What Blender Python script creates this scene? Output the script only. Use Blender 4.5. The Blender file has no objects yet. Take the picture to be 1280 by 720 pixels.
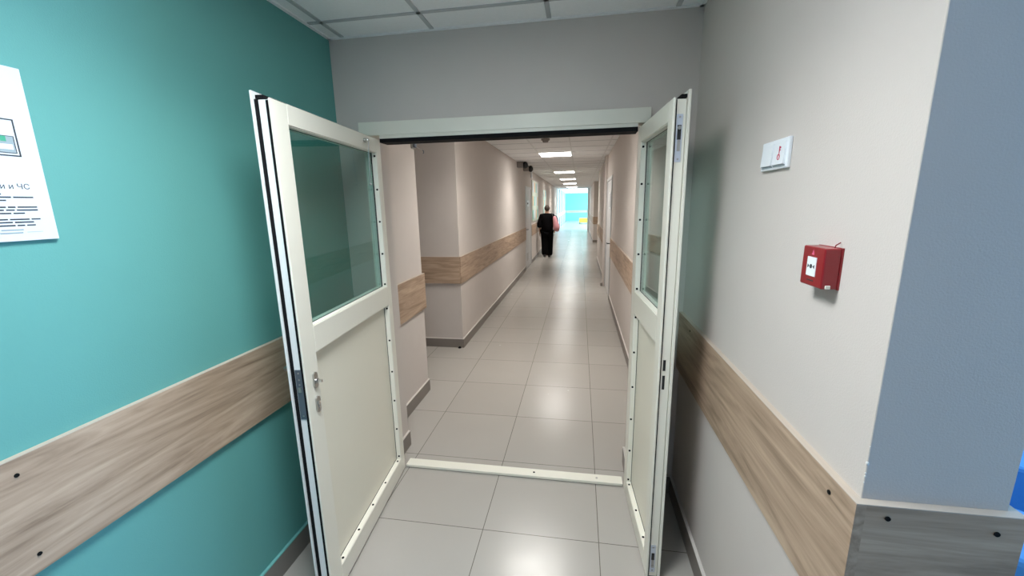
import bpy, bmesh, math, random
from mathutils import Vector, Matrix
random.seed(4)
S = bpy.context.scene
COL = S.collection
PI = math.pi

# ------------------------------------------------------------------ camera
cam_d = bpy.data.cameras.new('camera')
cam = bpy.data.objects.new('camera', cam_d); COL.objects.link(cam)
cam_d.sensor_width = 36.0; cam_d.lens = 507.378 / 1280 * 36; cam_d.clip_start = 0.02; cam_d.clip_end = 300
p, y_, r = math.radians(-11.6011), math.radians(9.5167), math.radians(1.0219)
M = Matrix.Rotation(y_, 3, 'Z') @ Matrix.Rotation(p, 3, 'X') @ Matrix.Rotation(r, 3, 'Y')
B = Matrix((M.col[0], M.col[2], -M.col[1])).transposed()
cam.matrix_world = Matrix.Translation((0, 0, 1.678)) @ B.to_4x4()
S.camera = cam

# ------------------------------------------------------------------ colour management, world, lights
S.view_settings.view_transform = 'Standard'; S.view_settings.look = 'None'
S.view_settings.gamma = 1.0; S.view_settings.use_curve_mapping = False
S.view_settings.exposure = 0.0
W = bpy.data.worlds.new('world'); S.world = W; W.use_nodes = True
bgn = W.node_tree.nodes['Background']; bgn.inputs[0].default_value = (.62, .78, 1, 1); bgn.inputs[1].default_value = 0.3

def area(name, loc, target, sx, sy, power, color, spread=180):
    d = bpy.data.lights.new(name, 'AREA'); d.shape = 'RECTANGLE'; d.size = sx; d.size_y = sy
    d.energy = power; d.color = color; d.spread = math.radians(spread)
    o = bpy.data.objects.new(name, d); COL.objects.link(o); o.location = loc
    o.rotation_euler = (Vector(target) - Vector(loc)).to_track_quat('-Z', 'Y').to_euler()
    return o
# daylight through the window at the right end of the cross corridor, and at its left end
area('daylight_right', (4.4, .34, 1.0), (-1.35, .34, .85), .85, 1.1, 125, (.26, .58, 1.0))
area('daylight_left', (-4.4, -.75, 1.5), (.5, .3, 1.4), 1.6, 1.7, 8, (1.0, .97, .93))
# window of the side room behind the end of the partition
area('daylight_side_room', (4.8, 2.6, 1.7), (2.2, 2.2, .4), 2.0, 1.5, 110, (.45, .75, 1.0))
# windows along the far hall
area('daylight_far_hall', (4.6, 34, 1.6), (-1.3, 34, 1.1), 13.0, 1.8, 1700, (.62, .88, 1.0))
LAMP, LAMP_W = 15.0, 18.0             # ceiling panels of the long corridor: glow of the diffuser, watts thrown downwards
FOYER_LAMP, FOYER_W = 17.5, 20.5      # ceiling panel of the foyer, above the camera

# ------------------------------------------------------------------ materials
MATS = {}
def mat(name, col, rough=.5, metal=0, spec=.5, bump=0, bscale=300, var=0, vscale=6, emit=None, coat=0):
    m = bpy.data.materials.new(name); m.use_nodes = True; nt = m.node_tree; b = nt.nodes['Principled BSDF']
    b.inputs['Base Color'].default_value = (*col, 1); b.inputs['Roughness'].default_value = rough
    b.inputs['Metallic'].default_value = metal; b.inputs['Specular IOR Level'].default_value = spec
    b.inputs['Coat Weight'].default_value = coat
    tc = nt.nodes.new('ShaderNodeTexCoord')
    if var:
        n = nt.nodes.new('ShaderNodeTexNoise'); n.inputs['Scale'].default_value = vscale; n.inputs['Detail'].default_value = 4
        nt.links.new(tc.outputs['Object'], n.inputs['Vector'])
        mx = nt.nodes.new('ShaderNodeMix'); mx.data_type = 'RGBA'
        mx.inputs[6].default_value = (*[c * (1 - var) for c in col], 1); mx.inputs[7].default_value = (*[min(1, c * (1 + var)) for c in col], 1)
        nt.links.new(n.outputs['Fac'], mx.inputs[0]); nt.links.new(mx.outputs[2], b.inputs['Base Color'])
    if bump:
        n2 = nt.nodes.new('ShaderNodeTexNoise'); n2.inputs['Scale'].default_value = bscale; n2.inputs['Detail'].default_value = 2
        nt.links.new(tc.outputs['Object'], n2.inputs['Vector'])
        bp = nt.nodes.new('ShaderNodeBump'); bp.inputs['Strength'].default_value = bump; bp.inputs['Distance'].default_value = .002
        nt.links.new(n2.outputs['Fac'], bp.inputs['Height']); nt.links.new(bp.outputs['Normal'], b.inputs['Normal'])
    if emit:
        b.inputs['Emission Color'].default_value = (*emit[0], 1); b.inputs['Emission Strength'].default_value = emit[1]
    MATS[name] = m
    return m

def wood(name, axis):
    """light oak laminate, grain running along the given axis"""
    m = bpy.data.materials.new(name); m.use_nodes = True; nt = m.node_tree; b = nt.nodes['Principled BSDF']
    tc = nt.nodes.new('ShaderNodeTexCoord'); mp = nt.nodes.new('ShaderNodeMapping')
    sc = {'x': (1.6, 14, 17), 'y': (14, 1.6, 17)}[axis]
    mp.inputs['Scale'].default_value = sc
    nt.links.new(tc.outputs['Object'], mp.inputs['Vector'])
    n = nt.nodes.new('ShaderNodeTexNoise'); n.inputs['Scale'].default_value = 1.0; n.inputs['Detail'].default_value = 5
    n.inputs['Roughness'].default_value = .62; n.inputs['Distortion'].default_value = 1.3
    nt.links.new(mp.outputs['Vector'], n.inputs['Vector'])
    mp2 = nt.nodes.new('ShaderNodeMapping'); mp2.inputs['Scale'].default_value = tuple(c * (5 if c > 5 else 2.2) for c in sc)
    nt.links.new(tc.outputs['Object'], mp2.inputs['Vector'])
    n2 = nt.nodes.new('ShaderNodeTexNoise'); n2.inputs['Scale'].default_value = 1.0; n2.inputs['Detail'].default_value = 3
    nt.links.new(mp2.outputs['Vector'], n2.inputs['Vector'])
    mix = nt.nodes.new('ShaderNodeMath'); mix.operation = 'MULTIPLY_ADD'; mix.inputs[1].default_value = .42
    nt.links.new(n2.outputs['Fac'], mix.inputs[0]); nt.links.new(n.outputs['Fac'], mix.inputs[2])
    cr = nt.nodes.new('ShaderNodeValToRGB'); e = cr.color_ramp.elements
    e[0].position = .44; e[0].color = (.21, .142, .095, 1); e[1].position = .94; e[1].color = (.53, .392, .284, 1)
    x = e.new(.69); x.color = (.40, .284, .20, 1)
    nt.links.new(mix.outputs[0], cr.inputs['Fac']); nt.links.new(cr.outputs['Color'], b.inputs['Base Color'])
    b.inputs['Roughness'].default_value = .5; b.inputs['Specular IOR Level'].default_value = .3
    MATS[name] = m
    return m

def floor_mat():
    m = bpy.data.materials.new('floor_tile'); m.use_nodes = True; nt = m.node_tree; b = nt.nodes['Principled BSDF']; L = nt.links
    tc = nt.nodes.new('ShaderNodeTexCoord'); sp = nt.nodes.new('ShaderNodeSeparateXYZ'); L.new(tc.outputs['Object'], sp.inputs[0])
    def mth(op, a, b_=None):
        n = nt.nodes.new('ShaderNodeMath'); n.operation = op
        for i, v in enumerate((a, b_)):
            if v is None: continue
            if isinstance(v, (int, float)): n.inputs[i].default_value = v
            else: L.new(v, n.inputs[i])
        return n.outputs[0]
    idx = []; dist = []
    for out, off, per in ((sp.outputs['X'], .12, .599), (sp.outputs['Y'], 1.79, .5886)):
        t = mth('DIVIDE', mth('SUBTRACT', out, off), per)
        fr = mth('FRACT', t); idx.append(mth('FLOOR', t))
        dist.append(mth('MULTIPLY', mth('MINIMUM', fr, mth('SUBTRACT', 1.0, fr)), per))
    g = mth('LESS_THAN', mth('MINIMUM', dist[0], dist[1]), .0019)
    cb = nt.nodes.new('ShaderNodeCombineXYZ'); L.new(idx[0], cb.inputs[0]); L.new(idx[1], cb.inputs[1])
    wn = nt.nodes.new('ShaderNodeTexWhiteNoise'); wn.noise_dimensions = '2D'; L.new(cb.outputs[0], wn.inputs['Vector'])
    nz = nt.nodes.new('ShaderNodeTexNoise'); nz.inputs['Scale'].default_value = 3; nz.inputs['Detail'].default_value = 5; L.new(tc.outputs['Object'], nz.inputs['Vector'])
    f = mth('ADD', mth('MULTIPLY', wn.outputs['Value'], .5), mth('MULTIPLY', nz.outputs['Fac'], .5))
    mx = nt.nodes.new('ShaderNodeMix'); mx.data_type = 'RGBA'; L.new(f, mx.inputs[0])
    mx.inputs[6].default_value = (.370, .345, .312, 1); mx.inputs[7].default_value = (.415, .390, .357, 1)
    mg = nt.nodes.new('ShaderNodeMix'); mg.data_type = 'RGBA'; L.new(g, mg.inputs[0]); L.new(mx.outputs[2], mg.inputs[6])
    mg.inputs[7].default_value = (.13, .115, .10, 1)
    L.new(mg.outputs[2], b.inputs['Base Color'])
    # faint smears of wear in the gloss
    sm = nt.nodes.new('ShaderNodeTexNoise'); sm.inputs['Scale'].default_value = 9; sm.inputs['Detail'].default_value = 6; L.new(tc.outputs['Object'], sm.inputs['Vector'])
    L.new(mth('ADD', mth('MULTIPLY', sm.outputs['Fac'], .14), .17), b.inputs['Roughness'])
    b.inputs['Specular IOR Level'].default_value = .42
    MATS['floor_tile'] = m
    return m

def glass_mat(name, tint):
    m = bpy.data.materials.new(name); m.use_nodes = True; nt = m.node_tree; nt.nodes.clear()
    out = nt.nodes.new('ShaderNodeOutputMaterial'); tr = nt.nodes.new('ShaderNodeBsdfTransparent'); gl = nt.nodes.new('ShaderNodeBsdfGlossy')
    tr.inputs[0].default_value = (*tint, 1); gl.inputs['Roughness'].default_value = .01; gl.inputs[0].default_value = (1, 1, 1, 1)
    fr = nt.nodes.new('ShaderNodeFresnel'); ge = nt.nodes.new('ShaderNodeNewGeometry'); io = nt.nodes.new('ShaderNodeMapRange')
    io.inputs[3].default_value = 1.5; io.inputs[4].default_value = 1 / 1.5      # same Fresnel on both faces of the thin pane
    nt.links.new(ge.outputs['Backfacing'], io.inputs[0]); nt.links.new(io.outputs[0], fr.inputs[0])
    mx = nt.nodes.new('ShaderNodeMixShader')
    nt.links.new(fr.outputs[0], mx.inputs[0]); nt.links.new(tr.outputs[0], mx.inputs[1]); nt.links.new(gl.outputs[0], mx.inputs[2])
    nt.links.new(mx.outputs[0], out.inputs[0])
    MATS[name] = m
    return m

def seat_stripes():
    return mat('blue_vinyl', (.10, .33, .68), .4, bump=.1, bscale=120)

beige = mat('beige_paint', (.60, .545, .505), .75, spec=.25, bump=.25, bscale=260, var=.03)
teal = mat('teal_paint', (.125, .355, .325), .55, spec=.3, bump=.25, bscale=260, var=.03)
white_wall = mat('white_paint', (.70, .70, .68), .7, spec=.25, bump=.2, bscale=200)
blue_wall = mat('blue_paint', (.10, .25, .52), .6, spec=.3)
ceil_m = mat('ceiling_tile', (.90, .90, .90), .95, spec=.1, bump=.5, bscale=420, var=.04, vscale=90)
grid_m = mat('ceiling_grid', (.50, .51, .52), .6, spec=.3)
skirt = mat('baseboard_grey', (.215, .187, .165), .45, spec=.4, bump=.08)
skirt_top = mat('baseboard_edge', (.62, .58, .54), .5)
cream = mat('cream_enamel', (.77, .745, .65), .36, spec=.5, bump=.05, bscale=160, var=.02)
cream_panel = mat('cream_panel', (.75, .715, .60), .33, spec=.5, bump=.18, bscale=380, var=.02)
bead_lit_m = mat('cream_bead_lit', (.86, .83, .73), .4)  # lighter cream paints the light caught by the hinge-side and bottom beads
alu = mat('white_aluminium', (.80, .81, .80), .35, spec=.5)
rubber = mat('black_rubber', (.007, .007, .008), .8, spec=.15)
steel = mat('brushed_steel', (.48, .47, .45), .3, metal=1, bump=.1)
zinc = mat('zinc_plate', (.62, .66, .74), .4, metal=.6)
steel_dark = mat('dark_steel', (.16, .19, .23), .42, metal=.7)
chrome = mat('chrome', (.75, .75, .74), .12, metal=1)
black = mat('black_plastic', (.015, .015, .016), .45)
screw_m = mat('screw_black', (.008, .008, .008), .9, spec=.1)
red = mat('red_plastic', (.25, .008, .014), .32, spec=.5, coat=.3)
white_pl = mat('white_plastic', (.80, .83, .86), .35)
ink = mat('printed_ink', (.04, .045, .05), .6)
ink_grey = mat('printed_grey', (.30, .36, .38), .6)
ink_green = mat('printed_green', (.05, .33, .20), .6)
ink_pink = mat('printed_pink', (.65, .12, .22), .6)
ink_red = mat('printed_red', (.55, .03, .08), .6)
poster_m = mat('poster_white', (.66, .69, .74), .4)
yellow = mat('yellow_vinyl', (.62, .52, .06), .45)
door_grey = mat('door_white', (.62, .62, .62), .4)
board_m = mat('board_pale', (.62, .67, .55), .4)
taupe = mat('taupe_plastic', (.26, .23, .21), .5)
lamp_m = mat('lit_diffuser', (.9, .9, .9), .5, emit=((1.0, .97, .92), LAMP))
lamp_f = mat('foyer_diffuser', (.9, .9, .9), .5, emit=((.92, .975, 1.0), FOYER_LAMP))
lamp_frame = mat('lamp_frame', (.75, .75, .74), .5)
blue_v = seat_stripes()
wood_x = wood('oak_rail_x', 'x'); wood_y = wood('oak_rail_y', 'y')
wood_edge = mat('oak_edge', (.50, .42, .345), .5)
floor_m = floor_mat()
glass = glass_mat('pane_glass', (.74, .88, .86))
window_glass = glass_mat('window_glass', (.95, .97, 1.0))
skin = mat('skin', (.46, .27, .19), .5, spec=.3)
cloth_black = mat('black_cloth', (.0045, .004, .0045), .95, spec=.04, bump=.4, bscale=90)
cloth_black2 = mat('black_trouser_cloth', (.0045, .0045, .005), .95, spec=.04, bump=.4, bscale=90)
hair_m = mat('brown_hair', (.045, .030, .022), .55, bump=.5, bscale=150)
pink = mat('pink_bag', (.60, .27, .30), .55, bump=.3, bscale=60)

# ------------------------------------------------------------------ mesh helpers
class MB:
    def __init__(s): s.bm = bmesh.new(); s.mats = []
    def mi(s, m):
        if m not in s.mats: s.mats.append(m)
        return s.mats.index(m)
    def _fin(s, faces, m):
        i = s.mi(m)
        for f in faces: f.material_index = i
    def box(s, x0, x1, y0, y1, z0, z1, m, bev=0, xf=None, seg=2):
        r_ = bmesh.ops.create_cube(s.bm, size=1.0); vs = r_['verts']
        bmesh.ops.scale(s.bm, vec=(abs(x1 - x0), abs(y1 - y0), abs(z1 - z0)), verts=vs)
        bmesh.ops.translate(s.bm, vec=((x0 + x1) / 2, (y0 + y1) / 2, (z0 + z1) / 2), verts=vs)
        fs = set(f for v in vs for f in v.link_faces)
        s._fin(fs, m)
        if bev:
            es = list(set(e for v in vs for e in v.link_edges))
            rr = bmesh.ops.bevel(s.bm, geom=es, offset=bev, segments=seg, affect='EDGES', profile=.5, clamp_overlap=True)
            s._fin(rr['faces'], m)
            vs = list(set(v for f in list(rr['faces']) for v in f.verts) | set(v for v in vs if v.is_valid))
        if xf is not None: bmesh.ops.transform(s.bm, matrix=xf, verts=[v for v in vs if v.is_valid])
        return s
    def cyl(s, a, b_, r0, m, r1=None, n=16):
        a, b_ = Vector(a), Vector(b_); d = b_ - a
        q = d.to_track_quat('Z', 'Y').to_matrix().to_4x4()
        rr = bmesh.ops.create_cone(s.bm, cap_ends=True, segments=n, radius1=r0, radius2=r0 if r1 is None else r1, depth=d.length,
                                   matrix=Matrix.Translation((a + b_) / 2) @ q)
        s._fin(set(f for v in rr['verts'] for f in v.link_faces), m); return s
    def ball(s, c, rad, m, sc=(1, 1, 1), n=14):
        rr = bmesh.ops.create_uvsphere(s.bm, u_segments=n, v_segments=max(6, n * 2 // 3), radius=rad,
                                       matrix=Matrix.Translation(c) @ Matrix.Diagonal((*sc, 1)))
        fs = set(f for v in rr['verts'] for f in v.link_faces); s._fin(fs, m)
        for f in fs: f.smooth = True
        return s
    def prism(s, pts, d, m):
        """pts: closed 3-D polygon, extruded along vector d"""
        vs = [s.bm.verts.new(q) for q in pts]; ws = [s.bm.verts.new(Vector(q) + Vector(d)) for q in pts]
        n = len(pts); fs = [s.bm.faces.new(vs), s.bm.faces.new(ws[::-1])]
        for i in range(n): fs.append(s.bm.faces.new((vs[i], vs[(i + 1) % n], ws[(i + 1) % n], ws[i])))
        bmesh.ops.recalc_face_normals(s.bm, faces=fs); s._fin(fs, m); return s
    def tube(s, pts, r_, m, n=8):
        pts = [Vector(q) for q in pts]
        for a, b_ in zip(pts, pts[1:]): s.cyl(a, b_, r_, m, n=n)
        for q in pts[1:-1]: s.ball(q, r_ * 1.01, m, n=n)
        return s
    def build(s, name, parent=None, smooth=False):
        bmesh.ops.recalc_face_normals(s.bm, faces=s.bm.faces)
        me = bpy.data.meshes.new(name); s.bm.to_mesh(me); s.bm.free()
        for m in s.mats: me.materials.append(m)
        if smooth:
            for q in me.polygons: q.use_smooth = True
        o = bpy.data.objects.new(name, me); COL.objects.link(o)
        if parent is not None: o.parent = parent
        return o

def struct(o): o['kind'] = 'structure'; return o
def tag(o, label, cat, group=None):
    o['label'] = label; o['category'] = cat
    if group: o['group'] = group
    return o
def empty(name, loc, rz=0):
    o = bpy.data.objects.new(name, None); COL.objects.link(o); o.location = loc; o.rotation_euler = (0, 0, rz); o.empty_display_size = .05
    return o
def copy_tree(o, parent=None):
    c = o.copy(); COL.objects.link(c)
    if parent is not None: c.parent = parent
    for ch in list(o.children): copy_tree(ch, c)
    return c
def text_mesh(name, txt, size, m, mtx, parent, depth=.0004, align='LEFT'):
    cu = bpy.data.curves.new(name, 'FONT'); cu.body = txt; cu.size = size; cu.extrude = depth; cu.align_x = align
    t = bpy.data.objects.new(name + '_curve', cu); COL.objects.link(t)
    dg = bpy.context.evaluated_depsgraph_get(); dg.update()
    me = bpy.data.meshes.new_from_object(t.evaluated_get(dg)); bpy.data.objects.remove(t)
    me.name = name; me.materials.clear(); me.materials.append(m)
    o = bpy.data.objects.new(name, me); COL.objects.link(o); o.parent = parent; o.matrix_local = mtx
    return o
def skin_mesh(name, verts, edges, radii, m, parent=None, root=0, sub=1):
    me = bpy.data.meshes.new(name); me.from_pydata(verts, edges, [])
    t = bpy.data.objects.new(name + '_tmp', me); COL.objects.link(t)
    sm_ = t.modifiers.new('s', 'SKIN'); sm_.use_smooth_shade = True
    for i, rr in enumerate(radii):
        rr = rr if isinstance(rr, tuple) else (rr, rr)
        me.skin_vertices[0].data[i].radius = rr; me.skin_vertices[0].data[i].use_root = (i == root)
    if sub:
        b_ = t.modifiers.new('b', 'SUBSURF'); b_.levels = sub; b_.render_levels = sub
    dg = bpy.context.evaluated_depsgraph_get(); dg.update()
    m2 = bpy.data.meshes.new_from_object(t.evaluated_get(dg)); bpy.data.objects.remove(t)
    m2.name = name; m2.materials.clear(); m2.materials.append(m)
    for q in m2.polygons: q.use_smooth = True
    o = bpy.data.objects.new(name, m2); COL.objects.link(o)
    if parent is not None: o.parent = parent
    return o

# ------------------------------------------------------------------ plan (metres; camera above the origin, corridor along +Y)
XL, XR, YW = -1.354, .555, 2.229         # teal wall, right partition, wall with the door
YP, XP = .80, .80                        # end face of the partition and its far side
HF, HC = 2.57, 2.59                      # ceilings
XC, XD = -1.363, .53                     # long corridor walls
RZ0, RZ1, RT = .787, 1.10, .018          # oak rail
BH, BT = .105, .014                      # baseboard

# floor
f = MB(); f.box(-5, 5.2, -2.6, 44, -.1, 0, floor_m); struct(f.build('floor'))

# ------------------------------------------------------------------ walls
def wall(name, boxes, m):
    w = MB()
    for b_ in boxes: w.box(*b_, m)
    return struct(w.build(name))
wall('wall_left', [(XL - .2, XL, .30, 2.229, 0, HF + .15)], teal)
wall('wall_front', [(-1.60, -1.185, 2.229, 2.48, 0, 2.75), (.315, .555, 2.229, 2.48, 0, 2.75), (-1.185, .315, 2.229, 2.48, 2.105, 2.75)], beige)
wr = MB(); wr.box(XR, XP, YP, 2.229, 0, HF + .15, beige, bev=.0012, seg=1); wr.box(.555, .80, 2.229, 2.48, 0, HF + .15, beige)
for z_, a_ in ((1.176, .0035), (1.155, .002), (1.148, .002), (1.212, .0015), (1.135, .0015)):
    wr.ball((XR + .001, YP + .001, z_), a_, white_wall, (.8, .8, 1.3), n=8)
struct(wr.build('wall_right'))
wall('wall_corridor_left', [(-1.60, XC, 2.48, 3.345, 0, 2.75), (-2.5, XC, 4.50, 10.36, 0, 2.75), (-1.6, XC, 10.36, 11.62, 2.13, 2.75), (-1.6, XC, 11.62, 26.0, 0, 2.75),
                            (-2.7, -2.5, 2.3, 4.7, 0, 2.75)], beige)
wall('wall_corridor_right', [(XD, .80, 2.48, 7.09, 0, 2.75), (XD, .80, 7.09, 8.40, 2.13, 2.75), (XD, .80, 8.40, 12.4, 0, 2.75),
                             (XD - .045, XD, 8.40, 8.75, 0, HC), (.95, 1.2, 12.4, 18.12, 0, 2.75), (.585, 1.2, 18.12, 26.0, 0, 2.75), (.8, .95, 12.2, 12.4, 0, 2.75)], beige)
wall('wall_far_opening', [(-1.6, -1.40, 26, 26.25, 0, 2.75), (.47, 1.2, 26, 26.25, 0, 2.75), (-1.40, .47, 26, 26.25, 2.655, 2.75)], white_wall)
wall('wall_far', [(-1.6, 5.2, 42, 42.2, 0, 2.9)], mat('teal_daylit', (.19, .58, .56), .5))  # brighter copy of the teal, the hall's daylight put into the colour
wall('wall_far_right', [(4.9, 5.1, 26, 28.0, 0, 2.9), (4.9, 5.1, 28, 40.5, 0, .7), (4.9, 5.1, 40.5, 42, 0, 2.9), (4.9, 5.1, 28, 40.5, 2.5, 2.9), (1.2, 5.1, 25.9, 26.1, 0, 2.9)], white_wall)
wl = MB(); white_bluelit = mat('white_paint_bluelit', (.36, .43, .46), .6)  # white wall toned down and blued, the daylight's tint is in the colour
for i in range(6):
    a = 26.25 + i * 2.62
    wl.box(-1.75, -1.36, a, a + .45, 0, 2.9, white_bluelit)
    wl.box(-1.75, -1.42, a + .45, a + 2.62, 0, 2.9, white_bluelit)
struct(wl.build('wall_far_left'))
wall('wall_back', [(-5, 5.2, -2.75, -2.6, 0, 2.75)], beige)
wall('wall_cross_left', [(-5.15, -5, -2.6, -1.7, 0, 2.75), (-5.15, -5, -1.7, .3, 0, .7), (-5.15, -5, -1.7, .3, 2.4, 2.75), (-5.0, XL - .2, .3, .45, 0, 2.75)], beige)
wall('wall_side_room', [(5.2, 5.35, -2.6, -1.6, 0, 2.75), (5.2, 5.35, -1.6, 3.8, 0, .7), (5.2, 5.35, -1.6, 3.8, 2.4, 2.75), (5.2, 5.35, 3.8, 4.2, 0, 2.75), (.8, 5.35, 4.0, 4.2, 0, 2.75)], blue_wall)

# ceilings with their metal grid
cf = MB(); cf.box(-5, 5.2, -2.6, 2.229, HF, HF + .15, ceil_m)
for x in (.437, -.163, -.763, -1.265): cf.box(x - .011, x + .011, -2.6, 2.229, HF - .004, HF, grid_m)
for i in range(-2, 6): 
    y = 2.03 - .6 * i
    if y < 2.2: cf.box(XL, .80, y - .011, y + .011, HF - .004, HF, grid_m)
for xa, xb, ya, yb in ((XL, XR, 2.209, 2.229), (XL, XL + .02, .3, 2.229), (XR - .02, XR, .8, 2.229)): cf.box(xa, xb, ya, yb, HF - .006, HF, ceil_m)
cf.box(.80, 5.2, 2.229, 4.0, HF, HF + .15, ceil_m)
struct(cf.build('ceiling'))
cc = MB(); cc.box(-2.7, 1.2, 2.48, 26.0, HC, HC + .15, ceil_m)
for x in (.437, -.163, -.763): cc.box(x - .011, x + .011, 2.48, 26.0, HC - .004, HC, lamp_frame)
y = 2.85
while y < 26:
    cc.box(XC, .95, y - .007, y + .007, HC - .003, HC, grid_m); y += .6
struct(cc.build('ceiling_corridor'))
ch = MB(); ch.box(-1.75, 5.2, 26.0, 42.2, 2.655, 2.9, ceil_m); struct(ch.build('ceiling_far'))

# baseboards
def baseboard(name, runs):
    b_ = MB()
    for x0, x1, y0, y1 in runs:
        b_.box(x0, x1, y0, y1, 0, BH, skirt); b_.box(x0, x1, y0, y1, BH, BH + .006, skirt_top)
    return struct(b_.build(name))
bl_ = MB(); bl_.box(XL, XL + BT, .3, 2.229, 0, BH, skirt); bl_.box(XL, XL + BT, .3, 2.229, BH, BH + .006, mat('baseboard_edge_teal', (.16, .42, .40), .5)); struct(bl_.build('baseboard_left'))
baseboard('baseboard_right', [(XR - BT, XR, YP, 2.229), (XR, XP, YP - BT, YP)])
baseboard('baseboard_front', [(-1.34, -1.215, 2.229 - BT, 2.229), (.33, .541, 2.229 - BT, 2.229), (-1.185, -1.185 + BT, 2.31, 2.48), (.315 - BT, .315, 2.31, 2.48)])
baseboard('baseboard_corridor_left', [(XC, XC + BT, 2.48, 3.345), (XC - .24, XC, 3.345, 3.345 + BT), (-2.5, XC, 4.5 - BT, 4.5), (XC, XC + BT, 4.5 - BT, 10.36), (XC, XC + BT, 11.62, 26)])
baseboard('baseboard_corridor_right', [(XD - BT, XD, 2.48, 7.09), (XD - BT, XD, 8.75, 12.4), (.585, .95, 18.12 - BT, 18.12), (.585 - BT, .585, 18.12, 26)])

# oak wall rails
def rail(name, runs, screws=()):
    o = MB()
    for x0, x1, y0, y1, w in runs:
        o.box(x0, x1, y0, y1, RZ0, RZ1 - .002, w); o.box(x0, x1, y0, y1, RZ1 - .002, RZ1, wood_edge)
    ob = struct(o.build(name))
    for (a, b_) in screws:
        k = MB(); a = Vector(a); k.cyl(a, a + Vector(b_) * .0025, .0048, screw_m, n=12); k.build('screw', ob)
    return ob
rail('trim_1', [(XL, XL + RT, .3, 2.229, wood_y)], [((XL + RT, .664, 1.057), (1, 0, 0)), ((XL + RT, .664, .834), (1, 0, 0)), ((XL + RT, 1.9, 1.057), (1, 0, 0)), ((XL + RT, 1.9, .834), (1, 0, 0))])
rail('trim_2', [(XR - RT, XR, YP - RT, 2.229, wood_y)], [((XR - RT, .862, 1.063), (-1, 0, 0)), ((XR - RT, .862, .834), (-1, 0, 0)), ((XR - RT, 2.0, 1.063), (-1, 0, 0))])
rail('trim_3', [(XR, XP + RT, YP - RT, YP, wood_x), (XP, XP + RT, YP, 2.229, wood_y)], [((.593, YP - RT, 1.074), (0, -1, 0)), ((.773, YP - RT, 1.063), (0, -1, 0))])
rail('trim_4', [(XC, XC + RT, 2.48, 3.345 + RT, wood_y), (-1.6, XC, 3.345, 3.345 + RT, wood_x)])
rail('trim_5', [(-2.5, XC, 4.5 - RT, 4.5, wood_x), (XC, XC + RT, 4.5 - RT, 10.36, wood_y)])
rail('trim_6', [(XC, XC + RT, 11.62, 26, wood_y)])
rail('trim_7', [(XD - RT, XD, 2.48, 7.09, wood_y)])
rail('trim_8', [(XD - RT, XD, 8.75, 12.4, wood_y)])
rail('trim_9', [(.585, .95, 18.12 - RT, 18.12, wood_x), (.585 - RT, .585, 18.12, 26, wood_y)])
fr_ = MB(); fr_.box(-1.36, 4.9, 41.97, 42, .78, 1.0, wood_edge); struct(fr_.build('trim_10'))
fr_ = MB()
for i in range(6):
    a = 26.25 + i * 2.62
    fr_.box(-1.42, -1.39, a + .45, a + 2.62, .8, 1.05, white_pl)
struct(fr_.build('trim_11'))

# ------------------------------------------------------------------ door frame (fixed) and threshold
FX0, FX1 = -1.10, .28
fr = empty('door_frame_surround', (0, 0, 0)); tag(fr, 'fixed cream metal frame around the double doorway, under the grey header', 'door frame')
h = MB(); h.box(-1.219, .340, 2.214, 2.30, 2.066, 2.137, cream, bev=.002); h.build('frame_head', fr)
h = MB(); h.box(-1.10, .28, 2.218, 2.30, 2.048, 2.0655, cream, bev=.001); h.build('stop_strip', fr)
h = MB(); h.box(-1.10, .28, 2.217, 2.31, 2.027, 2.0475, rubber); h.build('head_seal', fr)
for x0, x1 in ((-1.219, -1.168), (.347, .388)):
    h = MB(); h.box(x0 if x0 < 0 else .300, x1 if x0 < 0 else .340, 2.245, 2.31, 0, 2.066, cream, bev=.002); h.build('jamb', fr)
th = empty('threshold_bar', (0, 2.26, 0)); tag(th, 'cream metal threshold bar across the tiled floor between the door leaves', 'threshold')
h = MB(); h.box(FX0, FX1, -.030, .040, 0.003, .020, cream, bev=.002); h.box(FX0 + .003, FX1 - .003, -.027, .037, 0, .003, rubber); h.build('bar', th)  # black strip under the bar stands in for its shadow line
for x in (-.26, .128):
    k = MB(); k.cyl((x, .005, .0195), (x, .005, .0215), .007, screw_m if x < 0 else steel, n=12); k.build('screw', th)

# ------------------------------------------------------------------ door leaves
SCREW_MESH = None
def screw_at(pos, nrm, parent, rad=.0056):
    k = MB(); pos = Vector(pos); k.cyl(pos - Vector(nrm) * .001, pos + Vector(nrm) * .0022, rad, screw_m, n=10)
    return k.build('screw', parent)

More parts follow.
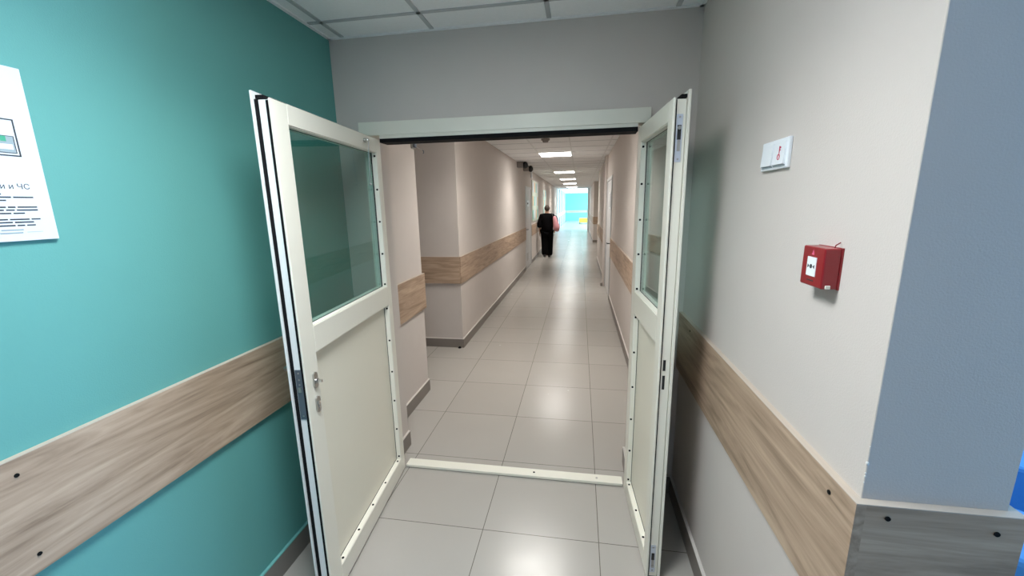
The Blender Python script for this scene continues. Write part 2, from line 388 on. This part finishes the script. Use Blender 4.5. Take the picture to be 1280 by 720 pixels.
def leaf(name, origin, ang, side, L, so, zg, zp, label, sz, sbot, sx_):
    """local frame: +X from hinge to free edge, +Y outward through the thickness (mirrored for the other leaf), Z up."""
    root = empty(name, (origin[0], origin[1], 0), ang); tag(root, label, 'door')
    T, lip, seal1, seal2, fl_t = (.068, .008, .021, .047, .061) if side < 0 else (.060, .010, .0150, .050, .0505)
    Y = lambda t: t * side
    s0, s1 = so
    def bx(mb, a0, a1, t0, t1, z0, z1, m, bev=.0):
        lo, hi = sorted((Y(t0), Y(t1))); return mb.box(a0, a1, lo, hi, z0, z1, m, bev=bev)
    ZB, ZT = .012, 2.040
    # metal frame: two stiles and three rails
    fm = MB()
    bx(fm, .0, s0, 0, T - .010, ZB, ZT, cream, .0025)
    bx(fm, s1, L - .010, 0.004, fl_t - .002, ZB, ZT - .004, alu if side < 0 else cream, .001)
    bx(fm, s1, L, 0, lip, ZB, ZT, cream, .0035)
    for z0, z1 in ((ZB, zp[0]), (zp[1], zg[0]), (zg[1], ZT)):
        bx(fm, s0, s1, 0, T - .010, z0, z1, cream, .0012)
    fm.build('leaf_frame', root)
    fl = MB(); bx(fl, -.0, s0, T - .0095, T, ZB, ZT + .024, cream, .001); bx(fl, s1, L + (.002 if side > 0 else .001), fl_t, T, ZB, ZT + .024, alu if side < 0 else cream, .001)
    for z0, z1 in ((ZB, zp[0]), (zp[1], zg[0]), (zg[1], ZT + .024)): bx(fl, s0, s1, T - .0095, T, z0, z1, cream)
    fl.build('outer_flange', root)
    # black seals seen on the free end and on top
    g = MB()
    if side < 0:
        bx(g, L - .0115, L - .008, lip + .0005, seal1, ZB + .004, ZT - .006, rubber); bx(g, L - .0115, L - .008, seal2, fl_t - .0005, ZB + .004, ZT - .002, rubber)
    else:
        bx(g, L - .0115, L - .008, lip + .0005, seal1, ZB + .004, ZT - .006, rubber)
    bx(g, .01, L - .012, .030, T - .0105, ZT + .0005, ZT + .012, rubber)
    bx(g, .01, L - .012, .012, T - .012, .002, ZB - .0005, rubber)
    g.build('edge_seal', root)
    # the shallow raised bead along the inner face of the leaf
    bd = MB()
    rd = .026                                                   # depth of the reveal
    for (z0, z1) in (zp, zg):
        bx(bd, s0 + .0005, s0 + .004, .0035, rd, z0 + .0005, z1 - .0005, bead_lit_m, 0)
        bx(bd, s0 + .004, s1 - .0045, .0035, rd, z0 + .0005, z0 + .004, bead_lit_m, 0)
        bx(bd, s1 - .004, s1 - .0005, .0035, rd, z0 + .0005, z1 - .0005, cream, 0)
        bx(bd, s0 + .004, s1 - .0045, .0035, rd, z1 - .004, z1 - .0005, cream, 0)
    bd.build('glazing_bead', root)
    gk = MB()
    for (z0, z1) in (zp, zg):
        w = .0045; t0, t1 = rd + .0004, rd + .006
        e0, e1, f0, f1 = s0 + .0005, s1 - .0005, z0 + .0005, z1 - .0005
        bx(gk, e0, e0 + w * (1.9 if (z0, z1) == zg else 1), t0, t1, f0, f1, rubber); bx(gk, e1 - w, e1, t0, t1, f0, f1, rubber)
        bx(gk, e0 + w * 2, e1 - w, t0, t1, f0, f0 + w, rubber); bx(gk, e0 + w * 2, e1 - w, t0, t1, f1 - w, f1, rubber)
    gk.build('gasket', root)
    pn = MB(); bx(pn, s0 + .010, s1 - .006, rd + .001, rd + .008, zg[0] + .0055, zg[1] - .0055, glass); pn.build('glass_pane', root)
    pp = MB(); bx(pp, s0 + .0055, s1 - .0055, rd + .0025, rd + .018, zp[0] + .0055, zp[1] - .0055, cream_panel); pp.build('lower_panel', root)
    for z in sz: screw_at((s0 + .004, Y(.011), z), (1, 0, 0), root)
    for s_ in sbot: screw_at((s_, Y(.012), zp[0] + .004), (0, 0, 1), root)
    # knuckle hinges on the hinge edge
    for z in (.25, 1.02, 1.80):
        hg = MB(); hg.cyl((-.010, Y(T + .004), z - .055), (-.010, Y(T + .004), z + .055), .008, cream, n=14); bx(hg, -.010, .03, T, T + .004, z - .05, z + .05, cream); hg.build('hinge', root)
    return root, bx, Y, T

angL = math.radians(-85.0)
LZ = [1.949, 1.772, 1.597, 1.417, 1.241, 1.096, .90, .702, .513, .322, .133]
left_leaf, bxl, Yl, T = leaf('door_leaf', (-1.0985, 2.214), angL, -1, .925, (.058, .834), (1.224, 1.969), (.110, 1.118),
    'wide cream glazed metal door leaf beside the teal wall, with two steel lock plates', LZ, [.09, .29, .466, .636, .80], None)
# lock faceplate on the free end
LL = .925
fp = MB(); bxl(fp, LL - .0105, LL - .0075, .0195, .0445, .870, 1.075, steel_dark, .0006); o = fp.build('lock_faceplate', left_leaf)
for z in (1.062, .885, 1.035, 1.015): 
    k = MB(); k.cyl((LL - .0078, Yl(.031), z), (LL - .0062, Yl(.031), z), .0035, steel, n=10); k.build('screw', o)
k = MB(); bxl(k, LL - .008, LL - .003, .025, .037, .985, 1.005, steel); k.build('latch_bolt', o)
def rosette(zc, kind):
    m_ = MB()
    n = 26
    pts = []
    for i in range(n):
        a = 2 * PI * i / n
        pts.append((.868 + .0135 * math.cos(a), 0, zc + (.020 if math.sin(a) > 0 else -.020) + .0135 * math.sin(a)))
    m_.prism(pts, (0, .007, 0), steel)
    o = m_.build('lock_escutcheon', left_leaf)
    if kind == 'spindle':
        k = MB(); k.cyl((.866, .007, zc - .004), (.866, .012, zc - .004), .011, steel, n=20); k.build('collar', o)
        k = MB(); k.box(.861, .871, .012, .030, zc - .009, zc + .001, chrome, bev=.001); k.build('spindle', o)
    else:
        k = MB(); k.cyl((.868, .007, zc + .006), (.868, .010, zc + .006), .0085, chrome, n=18); k.box(.8645, .8715, .0068, .0098, zc - .016, zc + .004, chrome); k.build('cylinder', o)
        k = MB(); k.box(.8672, .8688, .0095, .0104, zc - .011, zc + .008, black); k.build('keyway', o)
rosette(1.014, 'spindle'); rosette(.912, 'cylinder')
# lever handle on the outer face, its tip showing past the edge
hd = MB(); hd.box(.862, .882, -(T + .008), -T, .94, 1.09, steel, bev=.002); hd.cyl((.872, -T, 1.06), (.872, -T - .045, 1.06), .009, steel); hd.tube([(.872, -T - .045, 1.06), (.78, -T - .045, 1.06)], .009, steel); hd.build('lever_handle', left_leaf, True)
# hold-open stay: ball-headed pin with a thin hanging rod
st = MB(); st.cyl((.205, .0, 2.010), (.205, .010, 2.010), .010, steel); st.ball((.205, .018, 2.010), .0085, chrome); st.ball((.222, .010, 2.008), .0075, steel); so_ = st.build('stay_pin', left_leaf)
st = MB(); st.tube([(.205, .022, 2.006), (.197, .014, 1.93), (.195, .010, 1.80)], .0022, chrome); st.ball((.195, .010, 1.795), .006, steel); st.build('stay_rod', left_leaf)

angR = math.radians(-86.5)
RZs = [1.943, 1.767, 1.592, 1.418, 1.237, 1.083, .887, .687, .494, .299, .115]
right_leaf, bxr, Yr, T = leaf('door_leaf', (.284, 2.222), angR, 1, .610, (.070, .545), (1.222, 1.967), (.095, 1.105),
    'narrow cream glazed metal door leaf near the red call point, with flush bolts', RZs, [.10, .30, .475], None)
RL = .610
def flush_bolt(z0, z1, flip):
    b_ = MB(); bxr(b_, RL - .0105, RL - .0075, .0165, .0385, z0, z1, zinc, .0006); o = b_.build('flush_bolt', right_leaf)
    zc = (z0 + z1) / 2; sg = -1 if flip else 1
    k = MB(); bxr(k, RL - .0079, RL - .0068, .021, .034, zc - .005, zc + .045 if sg > 0 else zc + .03, black); k.build('slot', o)
    k = MB(); bxr(k, RL - .0076, RL - .0050, .022, .033, zc - .045, zc - .006, steel, .001); k.build('lever', o)
    k = MB(); k.cyl((RL - .0075, Yr(.0275), zc + sg * .036), (RL - .0035, Yr(.0275), zc + sg * .036), .0065, steel, n=14); k.build('bolt_knob', o)
    for z in (z0 + .010, z1 - .010):
        k = MB(); k.cyl((RL - .0078, Yr(.0275), z), (RL - .0064, Yr(.0275), z), .0036, steel, n=10); k.build('screw', o)
flush_bolt(1.82, 1.985, False); flush_bolt(.035, .175, True)
for z0, z1 in ((1.006, 1.052), (.925, .985)):
    k = MB(); bxr(k, RL - .0105, RL - .0088, .0215, .0315, z0, z1, black); k.build('strike_slot', right_leaf)
k = MB(); bxr(k, RL - .045, RL - .012, .012, T - .012, .0, .0115, black); k.build('bottom_shoe', right_leaf)

# ------------------------------------------------------------------ things on the foyer walls
# evacuation notice (only its right part is in the photo)
nb = empty('wall_notice', (XL, .6, 1.6), 0); tag(nb, 'white evacuation notice board with a small floor plan, on the teal wall', 'notice')
k = MB(); k.box(0.004, .010, -.34, .262, .012, .420, poster_m, bev=.001); k.build('board', nb)
k = MB(); k.box(.0, .004, -.33, .255, .018, .414, ink_grey); k.build('backing', nb)
def nb_rect(m_, y0, y1, z0, z1, m, lift=.0102): return m_.box(lift - .0003, lift + .0004, y0, y1, z0, z1, m)
k = MB()
for (y0, y1, z0, z1) in ((-.31, .226, .2955, .2985), (-.31, .226, .2125, .2155), (.2235, .2265, .2125, .2985), (-.31, -.307, .2125, .2985)): nb_rect(k, y0, y1, z0, z1, ink)
k.build('plan_border', nb)
k = MB(); nb_rect(k, .186, .218, .221, .258, ink_grey)
for (y0, y1, z0, z1) in ((.184, .220, .258, .2595), (.184, .220, .2195, .221), (.184, .1855, .2195, .2595), (.2185, .220, .2195, .2595)): nb_rect(k, y0, y1, z0, z1, ink, .0105)
nb_rect(k, .195, .205, .246, .258, ink_green, .0106); nb_rect(k, .19, .215, .228, .240, white_pl, .0106)
k.build('plan_room', nb); k = MB()
for i in range(7): nb_rect(k, -.28 + i * .062, -.232 + i * .062, .222, .252 - (i % 3) * .006, ink_grey if i % 2 else white_pl, .0104)
k.build('plan_drawing', nb)
k = MB(); nb_rect(k, .165, .181, .217, .232, ink_green, .0105); nb_rect(k, .170, .178, .236, .248, ink_pink, .0105); k.build('plan_symbol', nb)
R_wall = Matrix(((0, 0, 1), (1, 0, 0), (0, 1, 0))).to_4x4()        # text reading along +Y, facing +X
def nb_text(txt, size, y_right, z):
    mt = Matrix.Translation((.0104, y_right, z)) @ R_wall
    return text_mesh('heading', txt, size, ink, mt, nb, .0002, 'RIGHT')
nb_text('\u0440\u0438\u0438 \u0438 \u0427\u0421', .0175, .228, .136)
k = MB()
for z, ye in ((.1235, .172), (.1165, .229), (.109, .178), (.093, .232), (.086, .232), (.0785, .206), (.064, .233), (.057, .219), (.0495, .221), (.039, .196), (.032, .194)):
    y0 = ye
    while y0 > -.27:
        w = random.uniform(.012, .042)
        nb_rect(k, max(-.28, y0 - w), y0, z - .0016, z + .0016, ink_grey if z in (.039, .032) else ink); y0 -= w + .004
k.build('printed_lines', nb)
k = MB(); nb_rect(k, .10, .205, .341, .3435, ink); k.build('title_line', nb)
k = MB(); nb_rect(k, .202, .232, .0322, .0332, ink_grey); k.build('footer_line', nb)

# double switch with the red key symbol on the right rocker
sw = empty('wall_switch', (XR, 1.318, 1.763)); tag(sw, 'white double rocker switch with a red key symbol, above the red call point', 'switch')
k = MB(); k.box(-.010, 0, -.081, .081, 0, .081, white_pl, bev=.0025); k.build('plate', sw)
for a, b_ in ((-.070, -.004), (.004, .070)):
    k = MB()
    k.prism([(-.010, a, .010), (-.0165, a, .012), (-.0125, a, .070), (-.010, a, .071)], (0, b_ - a, 0), white_pl); k.build('rocker', sw)
    k = MB(); k.box(-.0125, -.0098, a, b_, .0065, .0098, ink_grey); k.build('rocker_painted_shade', sw)  # grey strip painted in as the shade below the rocker
k = MB()
def tor(mb, c, R_, r_, m, n=20):
    for i in range(n):
        a0, a1 = 2 * PI * i / n, 2 * PI * (i + 1) / n
        mb.cyl((c[0], c[1] + R_ * math.cos(a0), c[2] + R_ * 1.15 * math.sin(a0)), (c[0], c[1] + R_ * math.cos(a1), c[2] + R_ * 1.15 * math.sin(a1)), r_, m, n=6)
tor(k, (-.0158, -.041, .031), .0062, .0011, ink_red); k.box(-.0152, -.0136, -.0425, -.0395, .038, .060, ink_red); k.box(-.0150, -.0134, -.047, -.0425, .054, .058, ink_red); k.box(-.0152, -.0136, -.046, -.0425, .048, .0505, ink_red)
k.build('key_symbol', sw)

# red manual call point
cp = empty('fire_call_point', (XR, 1.005, 1.53)); tag(cp, 'red square fire alarm call point with a white press plate, under the white switch', 'fire alarm call point')
k = MB(); k.box(-.004, 0, -.0445, .0445, -.046, .045, red); k.build('back_box', cp)
k = MB(); k.box(-.036, -.003, -.0435, .0435, -.045, .044, red, bev=.0035, seg=3); k.build('housing', cp, False)
k = MB(); k.box(-.0375, -.0355, -.017, .019, -.022, .021, white_pl, bev=.0008); o = k.build('press_plate', cp)
k = MB(); k.cyl((-.0374, .001, 0), (-.0381, .001, 0), .005, ink, n=16)
for sg in (-1, 1):
    k.prism([(-.0374, .001 + sg * .0065, 0), (-.0374, .001 + sg * .0135, .0045), (-.0374, .001 + sg * .0135, -.0045)], (-.0006, 0, 0), ink)
k.build('press_mark', o)
k = MB(); k.prism([(-.0358, .006, .026), (-.0358, -.004, .026), (-.0358, .001, .037)], (-.0007, 0, 0), ink_pink); k.build('flame_mark', cp)
k = MB(); k.box(-.0365, -.0357, -.012, .014, -.033, -.0305, ink); k.build('printed_word', cp)
k = MB(); k.box(-.028, -.018, -.046, -.0425, -.044, -.036, cream, bev=.001); k.build('key_slot', cp)
k = MB(); k.tube([(-.012, -.030, .042), (-.010, -.030, .050), (-.002, -.031, .056)], .0012, red, n=6); k.build('wire', cp)

# hook bracket on the corner of the short wall, beyond the doorway
hb = empty('hook_bracket', (XC, 3.30, 2.15)); tag(hb, 'small steel bracket with a hooked rod, high on the wall corner past the doorway', 'bracket')
k = MB(); k.box(0, .012, -.02, .045, -.01, .045, steel, bev=.002); k.box(.012, .03, .005, .035, .0, .03, steel_dark, bev=.002); k.build('mount', hb)
k = MB(); k.tube([(.02, .02, .012), (.078, .03, -.022)], .0028, chrome); k.build('rod', hb)
k = MB(); k.tube([(.078, .03, -.022), (.088, .032, -.026), (.088, .032, -.042), (.081, .031, -.047)], .0032, steel_dark); k.build('hook', hb)

# ------------------------------------------------------------------ ceiling lights
def ceiling_light(x, y, z, label, m=lamp_m, w=LAMP_W, sx=.585, sy=.585):
    t = empty('ceiling_light', (x, y, z)); tag(t, label, 'ceiling light', 'square light panels along the corridor ceiling')
    k = MB()
    for a in ((-sx / 2, sx / 2, -sy / 2, -sy / 2 + .012), (-sx / 2, sx / 2, sy / 2 - .012, sy / 2), (-sx / 2, -sx / 2 + .012, -sy / 2 + .012, sy / 2 - .012), (sx / 2 - .012, sx / 2, -sy / 2 + .012, sy / 2 - .012)):
        k.box(*a, -.012, 0.0, lamp_frame)
    k.build('frame', t)
    k = MB(); k.box(-sx / 2 + .012, sx / 2 - .012, -sy / 2 + .012, sy / 2 - .012, -.016, -.003, m); k.build('diffuser', t)
    a = area('panel_beam', (x, y, z - .020), (x, y + .0001, 0), sx - .03, sy - .03, w, (1.0, .965, .915) if m is lamp_m else (.92, .975, 1.0), 130)
    a.parent = t; a.location = (0, 0, -.020)
    return t
LX = -.463
for y, lb in ((3.95, 'square lit ceiling panel just past the doorway, behind the frame head'), (7.93, 'largest lit ceiling panel seen through the doorway'),
              (12.4, 'second lit ceiling panel seen through the doorway'), (15.9, 'third lit ceiling panel along the corridor'), (19.4, 'fourth lit ceiling panel along the corridor'),
              (23.4, 'fifth lit ceiling panel, last before the bright hall')):
    ceiling_light(LX, y, HC, lb)
for y, lb in ((29.0, 'small lit ceiling panel in the bright hall, nearer one'), (36.0, 'small lit ceiling panel in the bright hall, farther one')):
    ceiling_light(-.55, y, 2.655, lb)
fl_ = ceiling_light(-.463, .78, HF, 'lit ceiling panel of the foyer, in front of the doorway', lamp_f, FOYER_W)

# ------------------------------------------------------------------ long corridor, left side
d = empty('door_1', (XC, 10.36, 0)); d['kind'] = 'structure'
k = MB(); k.box(-.05, .012, 0, .05, 0, 2.13, door_grey, bev=.002); k.box(-.05, .012, 1.21, 1.26, 0, 2.13, door_grey, bev=.002); k.box(-.05, .012, .05, 1.21, 2.08, 2.13, door_grey); k.build('door_frame', d)
k = MB(); k.box(-.045, -.005, .053, 1.207, .01, 2.077, door_grey, bev=.002); k.build('door_panel', d)
k = MB(); k.box(-.005, .003, .10, .14, .93, 1.09, black, bev=.002); k.cyl((.003, .12, 1.04), (.05, .12, 1.04), .009, black); k.tube([(.05, .12, 1.04), (.05, .235, 1.04)], .009, black); k.build('door_handle', d)
k = MB(); k.box(-.005, .002, .30, .60, .2, .40, steel); k.build('door_vent', d)
dp = MB(); dp.box(-.004, .003, .38, .78, 1.62, 1.78, white_pl, bev=.001); dp.box(.003, .0042, .40, .62, 1.68, 1.72, ink); o = dp.build('room_sign'); o.location = (XC, 10.36, 0)
tag(o, 'small room sign on the grey door of the left corridor wall', 'sign')
for i, (y0, y1, z0, z1, lb, col, st_) in enumerate(((11.78, 13.5, 1.18, 2.36, 'large pale information board on the corridor wall just past the grey door', (.62, .66, .55), (.30, .60, .55)),
                                               (15.4, 16.7, 1.25, 2.20, 'smaller pale green board farther along the left corridor wall', (.60, .68, .60), (.30, .62, .58)))):
    b0 = empty('information_board', (XC, y0, z0)); tag(b0, lb, 'notice board')
    k = MB(); k.box(.0005, .018, 0, y1 - y0, 0, z1 - z0, mat('board_face_%d' % i, col, .35), bev=.003); k.build('panel', b0)
    c2 = mat('board_print_%d' % i, st_, .5); c3 = mat('board_warm_%d' % i, (.75, .55, .35), .5)
    for a in range(4):
        for b_ in range(3):
            k = MB(); w = (y1 - y0) / 4; hh = (z1 - z0) / 3
            k.box(.0182, .0200, a * w + .06, (a + 1) * w - .06, b_ * hh + .06, (b_ + 1) * hh - .06, (c2, poster_m, c3)[(a + b_ * 2) % 3]); k.build('leaflet', b0)
# two small cameras under the ceiling by the grey door
def cctv(y, lb):
    t = empty('security_camera', (XC, y, 2.50)); tag(t, lb, 'security camera', 'small cameras high on the left corridor wall')
    k = MB(); k.box(0, .13, -.09, .09, -.03, .085, taupe, bev=.008); k.build('mount', t)
    k = MB(); k.ball((.17, 0, .02), .062, black, (1, 1, 1.2)); k.build('dome', t)
    return t
cctv(9.15, 'small black-domed camera on its taupe mount, before the grey door'); cctv(10.15, 'small black-domed camera on its taupe mount, above the grey door')
k = MB(); k.box(0, .02, -.12, .12, -.1, .1, white_pl, bev=.004); k.box(.02, .022, -.13, -.11, -.11, .11, black); o = k.build('hanging_plate'); o.location = (XC, 11.74, 2.50)
tag(o, 'small white plate high on the left corridor wall beside the cameras', 'sign')
# smoke detector
t = empty('smoke_detector', (-.50, 6.10, HC)); tag(t, 'grey smoke detector on the corridor ceiling in front of the nearest lit panel', 'smoke detector')
k = MB(); k.cyl((0, 0, 0), (0, 0, -.02), .062, taupe, n=24); k.build('base', t)
k = MB(); k.cyl((0, 0, -.02), (0, 0, -.05), .05, taupe, r1=.035, n=24); k.build('sensor_head', t)
# small black stop at the foot of the wall corner
t = empty('door_stop', (-1.40, 4.478, 0)); tag(t, 'small black rubber door stop at the foot of the left wall corner', 'door stop')
k = MB(); k.cyl((0, -.005, 0), (0, -.005, .012), .020, rubber, r1=.016, n=18); k.ball((0, -.005, .012), .013, rubber, (1, 1, .6)); k.build('stopper', t)

# right side door
d = empty('door_2', (XD, 7.09, 0)); d['kind'] = 'structure'
k = MB(); k.box(-.012, .05, 0, .05, 0, 2.13, door_grey, bev=.002); k.box(-.012, .05, 1.26, 1.31, 0, 2.13, door_grey, bev=.002); k.box(-.012, .05, .05, 1.26, 2.08, 2.13, door_grey); k.build('door_frame', d)
k = MB(); k.box(.004, .044, .056, 1.254, .01, 2.074, door_grey, bev=.002); k.build('door_panel', d)
k = MB(); k.box(-.014, -.0122, .03, .050, .01, 2.10, rubber); k.box(-.014, -.0122, 1.262, 1.276, .01, 2.10, rubber); k.build('door_seal', d)
k = MB(); k.box(-.004, .004, .11, .15, .84, 1.02, black, bev=.002); k.cyl((-.004, .13, .99), (-.055, .13, .99), .009, black); k.tube([(-.055, .13, .99), (-.055, .25, .99)], .009, black); k.build('door_handle', d)
k = MB(); k.box(-.006, .004, .36, .66, 1.58, 1.86, white_pl, bev=.001); k.box(-.0075, -.006, .38, .64, 1.60, 1.84, door_grey); o = k.build('room_sign'); o.location = (XD, 7.09, 0)
tag(o, 'grey room sign on the door of the right corridor wall', 'sign')
t = empty('door_stop', (.46, 8.43, 0)); tag(t, 'dark door stop on the floor by the right corridor door', 'door stop')
k = MB(); k.box(-.02, .025, -.03, .03, 0, .07, taupe, bev=.006); k.build('stopper', t)

# far hall bench
t = empty('padded_bench', (.40, 35.4, 0)); tag(t, 'yellow padded bench in the bright hall at the far end', 'bench')
k = MB(); k.box(-.45, .9, -.35, .35, .10, .46, yellow, bev=.03); k.build('seat', t)
for x in (-.4, .85):
    for yy in (-.3, .3):
        k = MB(); k.cyl((x, yy, 0), (x, yy, .12), .025, black, n=10); k.build('leg', t)

# blue benches in the side room behind the partition end
def blue_bench(x, y, label):
    t = empty('low_bench', (x, y, 0), math.radians(-45)); tag(t, label, 'bench', 'blue padded benches in the side room')
    k = MB(); k.box(-.55, .9, -.18, .20, .12, .45, blue_v, bev=.02); k.build('seat', t)
    for a in (-.45, .8):
        for b_ in (-.13, .15):
            k = MB(); k.box(a - .02, a + .02, b_ - .02, b_ + .02, 0, .125, black); k.build('leg', t)
blue_bench(2.14, 2.15, 'blue padded bench beyond the pillar, the farther of two'); blue_bench(1.62, 1.58, 'blue padded bench beyond the pillar, the nearer of two')

# ------------------------------------------------------------------ the person walking away
P = empty('person', (-1.02, 13.05, 0)); tag(P, 'person in loose black top and trousers walking away along the corridor, pink bag on shoulder', 'person')
V = []; E_ = []; Rr = []
def v(co, r_, par=None):
    V.append(co); Rr.append(r_); i = len(V) - 1
    if par is not None: E_.append((par, i))
    return i
pel = v((0, 0, .88), (.11, .085)); wst = v((0, .0, 1.03), (.10, .075), pel); chs_ = v((0, .0, 1.21), (.115, .08), wst); nck0 = v((0, -.01, 1.345), (.06, .055), chs_)
nck = v((0, .005, 1.41), .046, nck0); hd0 = v((0, .02, 1.475), (.062, .07), nck); hd1 = v((0, .012, 1.55), (.072, .085), hd0); hd2 = v((0, .008, 1.605), (.05, .055), hd1)
nose = v((0, .115, 1.515), .010, hd0)
for sg in (-1, 1): v((sg * .082, .005, 1.525), (.010, .016), hd1)
def hand(w, sg, d):
    palm = v((V[w][0], V[w][1] + .012, V[w][2] - .055), (.026, .014), w)
    for i, (dx, ln) in enumerate(((-.024, .062), (-.008, .074), (.008, .070), (.022, .056))):
        b_ = v((V[palm][0] + .004 * sg, V[palm][1] + dx, V[palm][2] - .045), .0085, palm)
        c_ = v((V[b_][0] - sg * .008, V[b_][1] + .004, V[b_][2] - ln * .55), .008, b_); v((V[c_][0] - sg * .014, V[c_][1] + .004, V[c_][2] - ln * .4), .0065, c_)
    t0 = v((V[w][0] - sg * .012, V[w][1] + .040, V[w][2] - .045), .0095, palm); v((V[t0][0] - sg * .006, V[t0][1] + .018, V[t0][2] - .035), .0075, t0)
for sg in (-1, 1):
    sh = v((sg * .165, -.005, 1.315), .055, nck0)
    el = v((sg * .225, -.055 if sg < 0 else -.02, 1.05), .040, sh)
    wr_ = v((sg * .235, .03 if sg < 0 else .10, .82 if sg < 0 else .85), .026, el); hand(wr_, sg, 0)
for sg in (-1, 1):
    st_ = .10 if sg > 0 else -.12
    hp = v((sg * .085, 0, .84), .082, pel); kn = v((sg * .073, .03 + st_ * .6, .46), .056, hp)
    an = v((sg * .064, st_, .085 if sg > 0 else .12), .036, kn); v((sg * .064, st_ - .045, .045 if sg > 0 else .085), .028, an); v((sg * .07, st_ + .12, .028), .026, an)
skin_mesh('body', V, E_, Rr, skin, P)
# trousers, loose
tv = [(0, 0, .94), (-.085, 0, .82), (-.072, -.02, .50), (-.06, -.10, .16), (-.06, -.118, .055), (.085, 0, .82), (.075, .06, .50), (.068, .085, .14), (.068, .088, .025)]
skin_mesh('trousers', tv, [(0, 1), (1, 2), (2, 3), (3, 4), (0, 5), (5, 6), (6, 7), (7, 8)], [(.17, .15), (.12, .14), (.10, .12), (.095, .115), (.095, .115), (.12, .14), (.10, .12), (.095, .115), (.095, .115)], cloth_black2, P)
# loose long top with wide three-quarter sleeves
tv = [(0, 0, .74), (0, .0, .98), (0, 0, 1.2), (0, -.01, 1.34), (0, .0, 1.395), (-.17, -.005, 1.315), (-.235, -.045, 1.10), (-.25, -.03, .93), (.17, -.005, 1.315), (.235, -.02, 1.10), (.25, .03, .96)]
skin_mesh('loose_top', tv, [(0, 1), (1, 2), (2, 3), (3, 4), (3, 5), (5, 6), (6, 7), (3, 8), (8, 9), (9, 10)],
          [(.215, .20), (.215, .185), (.20, .16), (.12, .10), (.07, .065), .085, .082, .078, .085, .082, .078], cloth_black, P)
for sg, yy, zz in ((-1, -.12, .03), (1, .10, .0)):
    k = MB(); k.box(sg * .066 - .043, sg * .066 + .043, yy - .085, yy + .165, zz, zz + .075, black, bev=.03, seg=3); k.build('shoe', P, True)
# hair: short, gathered cap open at the face
k = MB(); k.ball((0, -.008, 1.548), .1, hair_m, (.87, 1.0, .93), n=22)
hb_ = k.bm; bmesh.ops.delete(hb_, geom=[w for w in hb_.verts if w.co.y > .062 and w.co.z < 1.578], context='VERTS')
k.ball((0, -.088, 1.575), .036, hair_m, (1.1, .8, 1)); k.build('hair', P, True)
k = MB()
for sg in (-1, 1):
    k = MB(); k.ball((sg * .028, .088, 1.535), .011, black, (1.2, .6, .8), n=10); k.build('eye', P)
k = MB(); k.ball((0, .086, 1.475), .018, ink_pink, (1.2, .4, .35), n=10); k.build('mouth', P)
# the bag
G = empty('shoulder_bag', (-1.02 + .255, 12.77, .80)); tag(G, 'pink slouchy shoulder bag hanging at the right side of the walking person', 'bag')
bv = [(-.02, .0, .52), (.01, 0, .42), (.04, 0, .27), (.09, 0, .14), (.165, 0, .13), (.005, .0, .05)]
skin_mesh('pouch', bv, [(0, 1), (1, 2), (2, 3), (3, 4), (3, 5)], [(.035, .05), (.06, .07), (.10, .09), (.12, .10), (.07, .08), (.085, .085)], pink, G)
for a in (0, 1):
    k = MB(); k.tube([(-.045 + .03 * a, .02, .50), (-.085, .10, .575), (-.11, .24, .60), (-.10, .34, .54)] if a == 0 else [(.0, .0, .50), (.035, .06, .52), (.085, .05, .42), (.11, .02, .28)], .012, black, n=8); k.build('strap', G)
